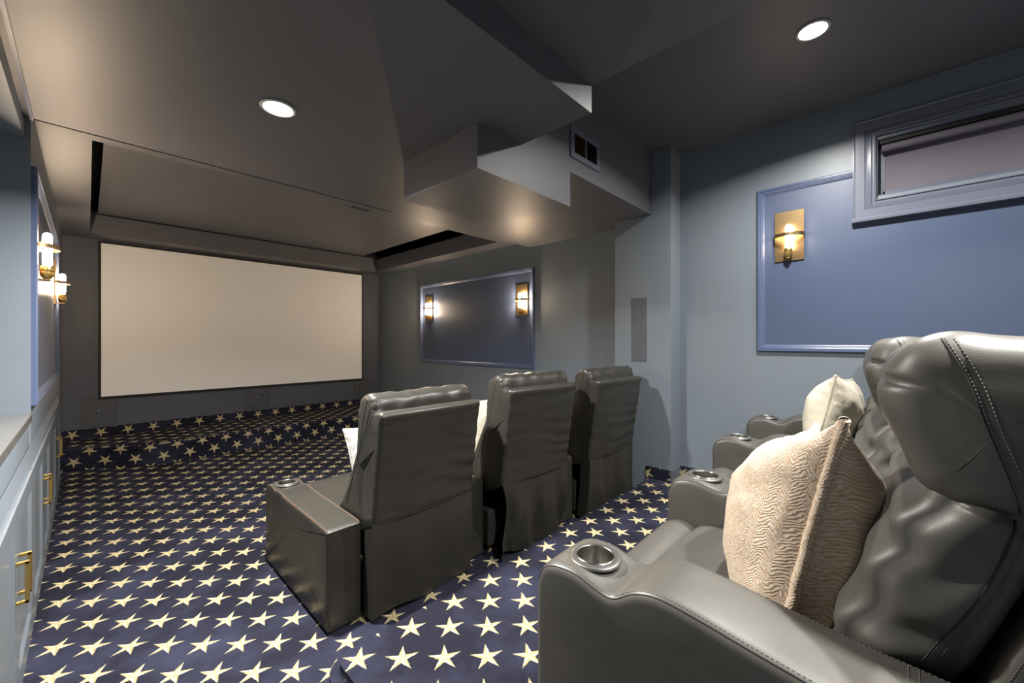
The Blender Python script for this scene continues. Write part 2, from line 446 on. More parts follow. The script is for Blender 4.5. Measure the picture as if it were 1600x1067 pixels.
# box under the soffit
C_(1.314, 2.10, YV, 2.135, 0.85, ZA)
C_(XL-0.7, XC, YB, YC+0.01, ZU, ZW+0.2)            # rear left ceiling
C_(XC, XR, YB, YV, ZW, ZW+0.2)                # rear right ceiling
ceil = struct(obj('ceiling', bm, M['ceil']))
bm = bmesh.new(); box(bm, T0-0.02, T1+0.02, TY0, TY1+0.02, ZM+0.16, ZM+0.18)
box(bm, XL, 1.85, 3.2, 3.235, Z1+0.05, Z1+0.06); box(bm, T0-0.004, T1+0.004, 6.02, TY1+0.004, ZM+0.012, ZM+0.02)
struct(obj('ceiling_slot', bm, M['slot']))  # black colour carries the darkness of the deep, unlit slots
bm = bmesh.new(); box(bm, T1, T1+0.003, TYN, TY1, ZM, ZM+0.17); box(bm, T0-0.003, T0, TYN, TY1, ZM, ZM+0.17); box(bm, 2.975, 2.978, TYN, 6.02, ZM+0.002, ZM+0.17)
struct(obj('ceiling_slot_lining', bm, M['slot']))  # slot sides coloured black for the same painted-in shade

# wall panels (blue inset with picture-frame moulding)
def frame(name, side, x, y0, y1, z0, z1, wdt=0.05, n=0, d=0.022, mat='mould', prof=None, label=None, open_bottom=False):
    """side=-1: on the right wall facing -X ; side=1: on the left wall facing +X"""
    prof = prof or [(0, 0), (0, 0.75), (0.12, 1.0), (0.30, 1.0), (0.36, 0.72), (0.52, 0.80), (0.66, 0.62), (0.74, 0.66), (0.9, 0.35), (1.0, 0.22), (1.0, 0)]
    bm = bmesh.new(); corners = [(y0, z0, 1, 1), (y1, z0, -1, 1), (y1, z1, -1, -1), (y0, z1, 1, -1)]
    rings = []
    for (cy, cz, sy, sz) in corners:
        rings.append([bm.verts.new((x+side*h*d, cy+sy*a*wdt, cz+sz*a*wdt)) for a, h in prof])
    for i in range(4):
        A, B = rings[i], rings[(i+1) % 4]
        for k in range(len(prof)-1): bm.faces.new((A[k], A[k+1], B[k+1], B[k]))
    return obj(name, bm, M[mat], smooth=25)
PF = (2.935, 5.19, -0.325, 0.842)                # right-front panel
def wall_panel(i, side, x, y0, y1, z0, z1):
    f = struct(frame('trim_%d' % i, side, x, y0, y1, z0, z1))
    bm = bmesh.new(); box(bm, min(x, x+side*0.004), max(x, x+side*0.004), y0+0.03, y1-0.03, z0+0.03, z1-0.03)
    o = struct(obj('wall_panel_%s' % ('right' if side < 0 else 'left'), bm, M['panel']))
wall_panel(1, -1, XR, *PF)
wall_panel(2, 1, XL, 3.04+0.012, 5.12, -0.318, 0.855)
# window wall panel, notched round the window casing
bm = bmesh.new(); box(bm, XR-0.004, XR, YB, 0.727-0.03, -0.05, 0.80); box(bm, XR-0.004, XR, 0.15, 0.727-0.03, 0.80, 1.10)
struct(obj('wall_panel_right', bm, M['panel']))
def bar_mould(bm, x, side, a, b, horiz, z, flip, wdt=0.05, d=0.022):
    prof = [(0, 0), (0, 0.75), (0.12, 1.0), (0.30, 1.0), (0.36, 0.72), (0.52, 0.80), (0.66, 0.62), (0.74, 0.66), (0.9, 0.35), (1.0, 0.22), (1.0, 0)]
    R2 = []
    for (t_, mit) in (a, b):
        ring = []
        for u, h in prof:
            tt = t_+mit*u*wdt
            ring.append(bm.verts.new((x+side*h*d, tt, z+flip*u*wdt) if horiz else (x+side*h*d, z+flip*u*wdt, tt)))
        R2.append(ring)
    for k in range(len(prof)-1): bm.faces.new((R2[0][k], R2[0][k+1], R2[1][k+1], R2[1][k]))
bm = bmesh.new(); PY, PZ0, PZ1 = 0.727, -0.080, 1.13
bar_mould(bm, XR, -1, (YB, 0), (PY, -1), True, PZ0, 1)
bar_mould(bm, XR, -1, (PZ0, 1), (PZ1, -1), False, PY, -1)
bar_mould(bm, XR, -1, (0.172, 0), (PY, -1), True, PZ1, -1)
struct(obj('trim_3', bm, M['mould'], smooth=25))
# ledge trims on the left wall and slim strip at the ceiling
bm = bmesh.new(); prism(bm, [(0, 0), (1, 0), (1, 1), (0, 1)], 0, 1); bm.clear()
a = [(XL, -0.560), (XL+0.010, -0.560), (XL+0.016, -0.548), (XL+0.003, -0.512), (XL, -0.505)]
v0 = [bm.verts.new((x, -0.9, z)) for x, z in a]; v1 = [bm.verts.new((x, 5.45, z)) for x, z in a]
for i in range(5): bm.faces.new((v0[i], v0[(i+1) % 5], v1[(i+1) % 5], v1[i]))
bm.faces.new(v0); bm.faces.new(v1)
struct(obj('trim_4', bm, M['cab']))
bm = bmesh.new(); box(bm, XL, XL+0.012, YC, TY0, ZA-0.012, ZA)
struct(obj('trim_5', bm, M['mould']))
# carpet baseboards
bm = bmesh.new(); box(bm, XL, XR, YF-0.012, YF, ZS, -0.98); o = struct(obj('baseboard_front', bm, M['carpet'])); uv_box(o)
for l in o.data.uv_layers[0].data: l.uv = (l.uv[0]+0.02, l.uv[1]+0.012)
bm = bmesh.new(); box(bm, CXF-0.010, CXF, CY0, 1.515, ZR, ZR+0.095); box(bm, XR-0.012, XR, YB, CY0, ZR, ZR+0.095)
o = struct(obj('baseboard_right', bm, M['carpet'])); uv_box(o)
bm = bmesh.new(); box(bm, CXF, XR, CY0-0.008, CY0, ZR, ZR+0.095); struct(obj('trim_6', bm, M['case']))

# ------------------------------------------------------------------ window with blind
win = struct(frame('window_1', -1, XR, WY0-0.115, 0.174, 0.79, 1.43, 0.115, d=0.03, mat='case',
    prof=[(0, 0), (0, 0.95), (0.06, 1.0), (0.12, 0.85), (0.5, 0.7), (0.54, 0.5), (0.62, 0.62), (0.78, 0.8), (0.84, 0.55), (0.92, 0.55), (0.96, 0.8), (1.0, 0.7), (1.0, -0.0)]))
bm = bmesh.new(); box(bm, XR-0.045, XR, WY0-0.12, 0.18, 0.772, 0.796); bev(bm, 0.004); obj('window_sill', bm, M['case'], win)
bm = bmesh.new()
for b in ((XR+0.001, XR+0.115, WY1-0.008, WY1, WZ0, WZ1), (XR+0.001, XR+0.115, WY0, WY0+0.008, WZ0, WZ1), (XR+0.001, XR+0.115, WY0, WY1, WZ0, WZ0+0.008), (XR+0.001, XR+0.115, WY0, WY1, WZ1-0.008, WZ1)): box(bm, *b)
obj('window_reveal', bm, M['case'], win)
bm = bmesh.new()
for b in ((XR+0.075, XR+0.10, WY1-0.04, WY1-0.009, WZ0+.01, WZ1-.01), (XR+0.075, XR+0.10, WY0+.009, WY0+0.04, WZ0+.01, WZ1-.01), (XR+0.075, XR+0.10, WY0+.01, WY1-.01, WZ0+.01, WZ0+0.045), (XR+0.075, XR+0.10, WY0+.01, WY1-.01, WZ1-0.045, WZ1-.01), (XR+0.075, XR+0.10, -0.62, -0.59, WZ0+.01, WZ1-.01)): box(bm, *b)
obj('window_sash', bm, M['case'], win)
bm = bmesh.new(); box(bm, XR+0.085, XR+0.089, WY0+.03, WY1-.03, WZ0+.03, WZ1-.03); obj('window_pane', bm, M['glass'], win)
bm = bmesh.new(); box(bm, XR+0.121, XR+0.13, WY0-0.1, WY1+0.1, WZ0-0.1, WZ1+0.1); struct(obj('window_well', bm, M['dark']))
rb = thing('roller_blind', 'plum grey roller blind pulled down inside the high window', 'blind', (XR+0.045, -0.6, WZ1-0.04))
bm = bbox(-0.030, 0.065, -0.645, 0.645, 0.006, 0.039, 0.002); obj('headrail', bm, M['slot'], rb)
bm = bmesh.new(); lathe(bm, [(0.024, -0.635), (0.024, 0.635)], 24, (-0.005, 0, -0.020), 'Y'); obj('roller', bm, M['shade'], rb, smooth=40)
bm = bmesh.new(); box(bm, 0.036, 0.039, -0.62, 0.625, -0.312, 0.004); obj('blind_fabric', bm, M['shade'], rb)
bm = bbox(0.030, 0.044, -0.62, 0.625, -0.324, -0.312, 0.003); obj('bottom_bar', bm, M['shade'], rb)
bm = bmesh.new(); box(bm, 0.022, 0.045, 0.630, 0.648, -0.322, -0.045); obj('side_channel', bm, M['cab'], rb)

# ------------------------------------------------------------------ projector screen
scr = thing('projector_screen', 'wide white projection screen in a black frame on the front wall', 'projector screen', (1.638, YF, 0.235))
SX, SZ = 1.533, 0.868
bm = bmesh.new(); box(bm, -SX-0.004, SX+0.004, -0.030, -0.022, -SZ-0.004, SZ+0.004); obj('screen_surface', bm, M['screen'], scr)
bm = bmesh.new(); f_ = 0.022
for b in ((-SX-f_, -SX, -SZ-f_, SZ+f_), (SX, SX+f_, -SZ-f_, SZ+f_), (-SX, SX, SZ, SZ+f_), (-SX, SX, -SZ-f_, -SZ)): box(bm, b[0], b[1], -0.034, -0.001, b[2], b[3])
obj('screen_frame', bm, M['blackcloth'], scr)

# ------------------------------------------------------------------ in-wall speakers
def front_speaker(x0, x1, z0, z1, label):
    cx, cz = (x0+x1)/2, (z0+z1)/2; s = thing('wall_speaker', label, 'speaker', (cx, YF, cz), 0, 'in-wall speakers under the screen')
    hx, hz = (x1-x0)/2, (z1-z0)/2
    bm = bmesh.new(); box(bm, -hx, hx, -0.006, 0, -hz, hz); bev(bm, 0.0015, 1); obj('grille', bm, M['grille'], s)
    bm = bmesh.new()
    for r_ in (0.112, 0.098, 0.055): 
        pts = [(r_*math.cos(a*PI/24), -0.0065, r_*math.sin(a*PI/24)) for a in range(48)]; tube(bm, pts, 0.0016, 5, True)
    obj('woofer_ring', bm, M['vent'], s, smooth=True)
    bm = bmesh.new(); lathe(bm, [(0.002, -0.012), (0.014, -0.011), (0.02, -0.006)], 20, (0, 0, 0.0), 'Y'); 
    obj('tweeter', bm, M['vent'], s, smooth=True)
front_speaker(-0.060, 0.232, -0.962, -0.634, 'dark square in-wall speaker at the left end below the screen')
front_speaker(1.497, 1.789, -0.965, -0.652, 'dark square in-wall speaker below the middle of the screen')
front_speaker(3.05, 3.342, -0.965, -0.640, 'dark in-wall speaker below the right end of the screen, partly hidden by a recliner')
s = thing('column_speaker', 'tall narrow grey in-wall speaker on the column', 'speaker', (CXF, 1.578, 0.10))
bm = bmesh.new(); box(bm, -0.006, 0, -0.068, 0.068, -0.275, 0.272); bev(bm, 0.0015, 1); obj('grille', bm, M['grille2'], s)
for z_, r_ in ((0.13, 0.04), (0.045, 0.018), (-0.10, 0.04)):
    bm = bmesh.new(); tube(bm, [(-0.0062, r_*math.cos(a*PI/12), z_+r_*math.sin(a*PI/12)) for a in range(24)], 0.0012, 5, True)
    obj('driver_ring', bm, M['grille'], s, smooth=True)
for (y_, z_, r_) in ((0.0, 0.15, 0.004), (-0.008, 0.055, 0.005), (0.002, 0.045, 0.004), (0.005, 0.03, 0.005), (-0.01, 0.02, 0.004), (-0.004, -0.11, 0.0035)):
    bm = bmesh.new(); lathe(bm, [(r_, -0.0068), (r_, -0.0060)], 10, (0, y_, z_), 'X'); obj('speck', bm, M['case'], s)

# ------------------------------------------------------------------ vents
v = thing('air_vent', 'grey louvred air register high on the bulkhead face', 'air vent', (2.270, YV, 1.268))
bm = bmesh.new()
for b in ((-0.173, 0.173, -0.098, -0.062), (-0.173, 0.173, 0.062, 0.098), (-0.173, -0.135, -0.062, 0.062), (0.135, 0.173, -0.062, 0.062), (-0.006, 0.006, -0.062, 0.062)): box(bm, b[0], b[1], -0.010, 0, b[2], b[3])
obj('vent_frame', bm, M['vent'], v)
bm = bmesh.new(); box(bm, -0.14, 0.14, -0.0015, 0, -0.065, 0.065); obj('vent_duct', bm, M['slot'], v)
for k in range(9):
    bm = bmesh.new(); x_ = 0.018+k*0.0135; quad(bm, [(x_, -0.009, -0.062), (x_+0.009, -0.002, -0.062), (x_+0.009, -0.002, 0.062), (x_, -0.009, 0.062)]); 
    bmesh.ops.solidify(bm, geom=bm.faces[:], thickness=0.0012); obj('louvre', bm, M['vent'], v)
for k in range(9):
    bm = bmesh.new(); x_ = -0.128+k*0.0135; quad(bm, [(x_, -0.002, -0.062), (x_+0.004, -0.009, -0.062), (x_+0.004, -0.009, 0.062), (x_, -0.002, 0.062)])
    bmesh.ops.solidify(bm, geom=bm.faces[:], thickness=0.0012); obj('louvre', bm, M['bronze'], v)
bm = bbox(-0.150, -0.143, -0.018, -0.008, 0.005, 0.03, 0.002); obj('damper_lever', bm, M['vent'], v)
v = thing('ceiling_vent', 'small metal air register in the tray ceiling', 'air vent', (1.885, 3.86, ZM))
bm = bmesh.new()
for b in ((-0.13, 0.13, -0.075, -0.05), (-0.13, 0.13, 0.05, 0.075), (-0.13, -0.10, -0.05, 0.05), (0.10, 0.13, -0.05, 0.05), (-0.006, 0.006, -0.05, 0.05)): box(bm, b[0], b[1], b[2], b[3], -0.006, 0)
obj('vent_frame', bm, M['ceil'], v)
bm = bmesh.new(); box(bm, -0.102, 0.102, -0.052, 0.052, -0.001, 0); obj('vent_duct', bm, M['slot'], v)
for k in range(12):
    bm = bmesh.new(); x_ = -0.095+k*0.0165; quad(bm, [(x_, -0.05, -0.001), (x_, 0.05, -0.001), (x_+0.008, 0.05, -0.005), (x_+0.008, -0.05, -0.005)]); bmesh.ops.solidify(bm, geom=bm.faces[:], thickness=0.001); obj('louvre', bm, M['vent'], v)

# ------------------------------------------------------------------ recessed downlights
DL = ['round recessed downlight glowing in the dark soffit left of the boxed bulkhead', 'round recessed downlight glowing in the high ceiling over the rear recliners',
      'recessed downlight in the low ceiling above the nearest rear recliner', 'added unseen downlight in the high ceiling, lighting the rear recliners from behind']
for (x, y, z, e), lb in zip(DOWN, DL):
    d = thing('recessed_downlight', lb, 'ceiling light', (x, y, z), 0, 'recessed ceiling downlights')
    bm = bmesh.new(); lathe(bm, [(0.070, 0.0), (0.074, -0.004), (0.070, -0.008), (0.062, -0.009), (0.058, -0.004)], 40, cap=False); obj('trim_ring', bm, M['white'], d, smooth=True)
    bm = bmesh.new(); lathe(bm, [(0.060, -0.004), (0.036, -0.009), (0.004, -0.011)], 40); obj('light_lens', bm, M['lens'], d, smooth=True)

# ------------------------------------------------------------------ wall sconces
def sconce(x, y, z, side, label, bulb='bulb', hgt=0.36):
    """local +X points off the wall"""
    s = thing('wall_sconce', label, 'wall light', (x, y, z), 0 if side > 0 else PI, 'brass wall sconces')
    w2, h2 = 0.088, hgt/2
    bm = bbox(0.004, 0.014, -w2, w2, -h2, h2, 0.001, 1); obj('back_plate', bm, M['bronze'], s)
    bx = 0.048
    bm = bmesh.new(); prev = None                      # half-round strap
    for k in range(25):
        a = -PI/2+PI*k/24; c = math.cos(a); sn = math.sin(a); P = [(0.012+0.078*c, (w2+0.002)*sn), (0.012+0.082*c, (w2+0.006)*sn)]
        ring = [bm.verts.new((P[0][0], P[0][1], -0.012)), bm.verts.new((P[1][0], P[1][1], -0.012)), bm.verts.new((P[1][0], P[1][1], 0.012)), bm.verts.new((P[0][0], P[0][1], 0.012))]
        if prev:
            for i in range(4): bm.faces.new((prev[i], prev[(i+1) % 4], ring[(i+1) % 4], ring[i]))
        else: bm.faces.new(ring)
        prev = ring
    bm.faces.new(prev); obj('strap', bm, M['bronze'], s, smooth=30)
    bm = bbox(0.010, bx+0.012, -0.011, 0.011, -h2+0.010, -h2+0.018, 0.002); obj('arm', bm, M['bronze'], s)
    bm = bmesh.new(); lathe(bm, [(0.010, -h2+0.018), (0.017, -h2+0.024), (0.024, -h2+0.036), (0.0245, -h2+0.052), (0.0225, -h2+0.055), (0.0245, -h2+0.058), (0.0245, -h2+0.080), (0.021, -h2+0.086), (0.012, -h2+0.087)], 24, (bx, 0, 0)); obj('socket', bm, M['gold'], s, smooth=35)
    bm = bmesh.new(); lathe(bm, [(0.012, -h2+0.085), (0.0165, -h2+0.095), (0.0175, -h2+0.12), (0.0175, 0.055), (0.0155, 0.066), (0.010, 0.073), (0.003, 0.076)], 20, (bx, 0, 0)); obj('bulb', bm, M[bulb], s, smooth=True)
sconce(XL, 3.15, 0.478, 1, 'brass wall sconce with glowing tube bulb on the left wall, the nearer one')
sconce(XL, 4.98, 0.478, 1, 'brass wall sconce with glowing tube bulb on the left wall beside the screen')
sconce(XR, 4.975, 0.478, -1, 'brass wall sconce on the blue panel of the right wall, nearer the screen')
sconce(XR, 3.118, 0.478, -1, 'brass wall sconce on the blue panel behind the front recliners, nearer the column')
sconce(XR, 0.525, 0.757, -1, 'brass wall sconce beneath and left of the high window', 'bulb_dim')

# ------------------------------------------------------------------ counter and cabinets
bm = bbox(NX, XL+0.006, YB+0.01, NY-0.004, -0.392, -0.352, 0.003); tag(obj('countertop', bm, M['stone']), 'polished grey stone counter slab in the niche of the left wall', 'countertop')
def cabinet(y0, ym, y1, label, nh):
    zb, zt = ZF+0.045, -0.575; c = thing('base_cabinet', label, 'cabinet', (XL+0.0008, (y0+y1)/2, ZF), 0, 'painted base cabinets along the left wall')
    o_y = (y0+y1)/2
    bm = bmesh.new(); box(bm, 0.0, 0.004, y0-o_y, y1-o_y, 0.0, zt-ZF+0.01); obj('cabinet_body', bm, M['cab'], c)
    for (a, b, sg) in ((y0+0.003, ym-0.0015, 1), (ym+0.0015, y1-0.003, -1)):
        a -= o_y; b -= o_y; z0, z1 = zb-ZF, zt-ZF; st = 0.075
        bm = bmesh.new()
        for q in ((a, a+st, z0, z1), (b-st, b, z0, z1), (a+st, b-st, z0, z0+st+0.02), (a+st, b-st, z1-st, z1)): box(bm, 0.004, 0.022, *q)
        box(bm, 0.004, 0.012, a+st-0.001, b-st+0.001, z0+st, z1-st)
        # chamfer strips round the recessed panel
        ya, yb_, za, zb2 = a+st, b-st, z0+st+0.02, z1-st
        def strip(p): quad(bm, p)
        c_ = 0.014
        strip([(0.022, ya, za), (0.022, yb_, za), (0.012, yb_-c_, za+c_), (0.012, ya+c_, za+c_)])
        strip([(0.022, ya, zb2), (0.012, ya+c_, zb2-c_), (0.012, yb_-c_, zb2-c_), (0.022, yb_, zb2)])
        strip([(0.022, ya, za), (0.012, ya+c_, za+c_), (0.012, ya+c_, zb2-c_), (0.022, ya, zb2)])
        strip([(0.022, yb_, za), (0.022, yb_, zb2), (0.012, yb_-c_, zb2-c_), (0.012, yb_-c_, za+c_)])
        dr = obj('door', bm, M['cab'], c, recalc=True)
        hy = (b-0.042) if sg > 0 else (a+0.042); hz0, hz1 = -0.90-ZF, -0.755-ZF
        bm = bmesh.new(); box(bm, 0.0225, 0.052, hy-0.006, hy+0.006, hz0, hz0+0.011); box(bm, 0.0225, 0.052, hy-0.006, hy+0.006, hz1-0.011, hz1); box(bm, 0.042, 0.053, hy-0.006, hy+0.006, hz0+0.0005, hz1-0.0005)
        bev(bm, 0.001, 1); obj('handle', bm, M['gold'], dr)
    return c
cabinet(1.63, 2.20, 2.80, 'grey blue base cabinet nearest the camera with paired brass square pulls', 2)
cabinet(2.805, 3.42, 3.98, 'grey blue base cabinet in the middle of the left wall run', 2)
cabinet(3.985, 4.72, 5.42, 'grey blue base cabinet at the stage end of the left wall run', 2)

# ------------------------------------------------------------------ recliners
def cup_holder(c, parent, r=0.047):
    x, y, z = c
    bm = bmesh.new()
    lathe(bm, [(r+0.018, -0.004), (r+0.0172, 0.001), (r+0.014, 0.0025), (r+0.002, 0.0035), (r+0.0, 0.003)], 48, c, cap=False); o = obj('cup_holder', bm, M['grille2'] if False else M['chrome_b'], parent, smooth=True)
    bm = bmesh.new(); lathe(bm, [(r+0.0012, 0.003), (r+0.0004, 0.0052), (r-0.0012, 0.0052), (r-0.002, 0.003)], 48, c, cap=False); obj('chrome_ring', bm, M['chrome'], o, smooth=True)
    bm = bmesh.new(); lathe(bm, [(r-0.001, 0.006), (r-0.004, -0.02), (r-0.006, -0.070), (r-0.010, -0.075), (0.012, -0.075), (0.001, -0.073)], 48, c, cap=False)
    lathe(bm, [(0.026, -0.0745), (0.0255, -0.072), (0.024, -0.0745)], 32, c, cap=False)
    cc = obj('cup_liner', bm, M['chrome_c'], o, smooth=50)
M['chrome_b'] = metal('bezel_grey', (0.17, 0.17, 0.165), 0.38, 0.8)
M['chrome_c'] = metal('liner_steel', (0.50, 0.49, 0.46), 0.2)

def arm_profile(front, rear, top, bottom, bump=1.0):
    """outline in (y,z): rounded front, dip behind the cup, swell, long gentle fall to the back"""
    f = front
    return [(f-0.002, bottom+0.0), (f, bottom+0.2), (f, top-0.11), (f-0.004, top-0.055), (f-0.022, top-0.018), (f-0.06, top+0.0), (f-0.12, top+0.004), (f-0.17, top-0.008*bump),
            (f-0.215, top-0.012*bump), (f-0.265, top+0.020*bump), (f-0.32, top+0.034*bump), (f-0.40, top+0.028*bump), (f-0.52, top+0.012), (f-0.66, top-0.002), (rear+0.03, top-0.02),
            (rear+0.006, top-0.05), (rear, top-0.12), (rear, bottom+0.2), (rear+0.002, bottom+0.0)]
def outline(pts, n, sharp=()):
    P = smooth_poly(pts, n, closed=False); return [(p.x, p.y) for p in P]
def make_arm(parent, x0, x1, front, rear, top, bottom, lea, bump=1.0, cup=True, r=0.022, wr=0.0015, seam=True, boxy=False):
    if boxy:
        f = front
        pr = [(f, bottom), (f, bottom+0.2), (f, top-0.06), (f-0.006, top-0.02), (f-0.03, top-0.006), (f-0.10, top+0.004), (f-0.17, top-0.006), (f-0.24, top+0.004), (f-0.33, top-0.004), (f-0.45, top-0.006), (f-0.60, top-0.004), (rear+0.05, top-0.006), (rear+0.012, top-0.012), (rear+0.001, top-0.03), (rear, bottom+0.2), (rear, bottom)]
    else: pr = arm_profile(front, rear, top, bottom, bump)
    pts = outline(pr, 110)
    def fn(v, nn, f):
        # slight crown over the width on the top
        if nn.y > 0.5: v.z += 0.003*(1-(2*f-1)**2)
        return v
    bm = pad(pts, x0, x1, r=r, raw=True, nx=10, rs=4, wr=wr, wf=7, seed=x0*7, fn=fn)
    o = obj('armrest', bm, M[lea], parent, smooth=50)
    cy = front-0.118; cx = (x0+x1)/2; ctop = top+0.006
    # seam lines run along both top edges
    if seam:
        for sx, dr in ((x0+0.004, 1), (x1-0.004, -1)):
            path = [(sx, y, z) for y, z in pr[3:-3]]
            stitch('seam', path, o, o, None, 0.0024 if boxy else 0.0014, 'worn' if boxy else 'groove', 0, off=0.0002)
            path = [(sx+dr*0.009, y, z+0.001) for y, z in pr[4:-4]]
            stitch('stitching', path, o, o, None, 0.0008, 'stitch', 0.0045, 0.003, off=0.0002)
    if seam and not boxy:
        for yy in (rear+0.275, rear+0.262):
            stitch('stitching', [(x0+0.006, yy, top-0.03), (x0+0.02, yy, top+0.01), ((x0+x1)/2, yy, top+0.03), (x1-0.02, yy, top+0.01), (x1-0.006, yy, top-0.03)], o, o, None, 0.0009, 'stitch', 0.0045, 0.002, off=0.0002)
    if cup:
        boolean_cut(o, [((cx, cy, ctop), 0.047, 0.16)])
        for p in o.data.polygons: p.use_smooth = True
        cup_holder((cx, cy, ctop), o)
    return o

# --- rear row: big soft theatre recliners, local frame = room frame moved by (dx,dy)
def rear_recliner(dx, dy, label, left_arm=True, right_arm=True, aw=0.20, sw=0.63, seed=0, rz=0):
    """local: seat from x=0 to sw; left arm x=-aw..0, floor z=0 (riser)"""
    Z = lambda z: z-ZR
    c = thing('theatre_recliner', label, 'recliner', (dx, dy, ZR), rz, 'grey leather recliners on the rear riser')
    top = Z(-0.552)
    if left_arm: make_arm(c, -aw, -0.004, 0.660, -0.30, top, 0.012, 'lea2')
    if right_arm: make_arm(c, sw+0.004, sw+aw, 0.660, -0.30, top, 0.012, 'lea2')
    s0, s1 = 0.004, sw-0.004
    # base and legrest
    bm = bbox(s0+0.01, s1-0.01, -0.28, 0.60, 0.02, 0.28, 0.01); obj('base', bm, M['fabric_back'], c)
    bm = pad([(0.60, 0.08), (0.655, 0.10), (0.675, 0.22), (0.672, 0.36), (0.655, 0.435), (0.60, 0.462), (0.555, 0.455), (0.535, 0.43), (0.53, 0.30), (0.54, 0.12)], s0, s1, r=0.03, n=64, nx=16, wr=0.003, wf=6, seed=seed)
    obj('legrest', bm, M['lea2'], c, smooth=True)
    bm = pad([(0.545, 0.33), (0.545, 0.42), (0.525, 0.462), (0.46, 0.482), (0.30, 0.487), (0.12, 0.478), (0.0, 0.462), (-0.02, 0.40), (-0.02, 0.30), (0.25, 0.285), (0.5, 0.29)], s0, s1, r=0.035, n=80, nx=18, crown=0.006, wr=0.003, wf=5, seed=seed+3)
    obj('seat_cushion', bm, M['lea2'], c, smooth=True)
    # backrest cushion (lower) : front face leans back with height
    def fold(v, nn, f):
        if nn.x > 0.2:                      # facing the seat: horizontal pull folds
            e = math.sin(v.z*62+3.0*noise.noise(Vector((v.x*3+seed, v.z*4, 0))))*0.0065*(0.45+abs(2*f-1)**2)
            v.y += e
            v.y += 0.012*(1-(2*f-1)**2)
        return v
    low = [(0.05, Z(-0.74)), (0.095, Z(-0.70)), (0.088, Z(-0.62)), (0.066, Z(-0.54)), (0.038, Z(-0.46)), (0.008, Z(-0.38)), (-0.022, Z(-0.31)), (-0.048, Z(-0.262)), (-0.085, Z(-0.245)), (-0.15, Z(-0.25)), (-0.178, Z(-0.32)), (-0.152, Z(-0.42)), (-0.122, Z(-0.50)), (-0.094, Z(-0.57)), (-0.06, Z(-0.64)), (-0.03, Z(-0.74))]
    bm = pad(low, s0+0.022, s1-0.022, r=0.026, n=150, nx=24, rs=6, wr=0.0045, wf=6, seed=seed+9, stretch=(0.7, 1, 2.2), flat=True, puff=0.022, fn=fold)
    lo = obj('back_cushion', bm, M['lea2'], c, smooth=True)
    def hfold(v, nn, f):
        e = abs(2*f-1)
        k = noise.noise(Vector((v.x*5+seed, v.z*13, v.y*13)))
        v.y += nn.x*k*0.009; v.z += nn.y*k*0.009
        # deep radial crease near the ends of the bolster
        cr = math.exp(-((v.z-Z(-0.075)-0.10*(v.y+0.02))/0.007)**2)*math.exp(-((e-0.95)/0.22)**2)
        v.y -= nn.x*cr*0.016; v.z -= nn.y*cr*0.016
        return v
    head = [(-0.045, Z(-0.258)), (-0.022, Z(-0.222)), (-0.002, Z(-0.175)), (0.010, Z(-0.12)), (0.008, Z(-0.075)), (-0.010, Z(-0.030)), (-0.045, Z(0.000)), (-0.095, Z(0.013)), (-0.155, Z(0.008)), (-0.215, Z(-0.018)), (-0.255, Z(-0.07)), (-0.262, Z(-0.16)), (-0.235, Z(-0.24)), (-0.17, Z(-0.285)), (-0.10, Z(-0.285))]
    bm = pad(head, s0-0.006, s1+0.006, r=0.060, n=110, nx=24, rs=8, wr=0.003, wf=7, seed=seed+5, stretch=(1, 1, 1.6), puff=0.012, fn=hfold)
    hd = obj('headrest', bm, M['lea2'], c, smooth=True)
    # side panel (outer body of the back) and rear shell
    sidep = [(-0.04, Z(-0.80)), (-0.072, Z(-0.66)), (-0.108, Z(-0.585)), (-0.138, Z(-0.50)), (-0.168, Z(-0.42)), (-0.195, Z(-0.33)), (-0.21, Z(-0.24)), (-0.235, Z(-0.17)), (-0.27, Z(-0.10)), (-0.315, Z(-0.10)), (-0.33, Z(-0.20)), (-0.31, Z(-0.40)), (-0.27, Z(-0.62)), (-0.24, Z(-0.82))]
    bm = pad(sidep, s0+0.004, s1-0.004, r=0.02, n=80, nx=10, wr=0.002, seed=seed); sh = obj('back_shell', bm, M['lea2'], c, smooth=True)
    for sx, d in ((-0.35, (1, 0, 0)), (sw+0.35, (-1, 0, 0))):
        stitch('stitching', [(sx, -0.130, Z(-0.56)), (sx, -0.155, Z(-0.49)), (sx, -0.184, Z(-0.415)), (sx, -0.208, Z(-0.335))], sh, sh, d, 0.0008, 'stitch', 0.0045, 0.002)
    # double seams on both cheeks
    for sx, d in ((-0.35, (1, 0, 0)), (sw+0.35, (-1, 0, 0))):
        for o_, m_, rr_, da in ((0.0, 'groove', 0.0013, 0), (0.0035, 'stitch', 0.0007, 0.0045), (0.014, 'stitch', 0.0007, 0.0045)):
            stitch('stitching' if da else 'seam', [(sx, -0.066-o_, Z(0.004)), (sx, -0.092-o_, Z(-0.06)), (sx, -0.113-o_, Z(-0.14)), (sx, -0.135-o_, Z(-0.215)), (sx, -0.150-o_, Z(-0.272))], hd, hd, d, rr_, m_, da, 0.002)
            stitch('stitching' if da else 'seam', [(sx, -0.145-o_, Z(-0.285)), (sx, -0.128-o_, Z(-0.36)), (sx, -0.088-o_, Z(-0.46)), (sx, -0.03-o_, Z(-0.575)), (sx, 0.012-o_, Z(-0.66))], lo, lo, d, rr_, m_, da, 0.002)
    return c
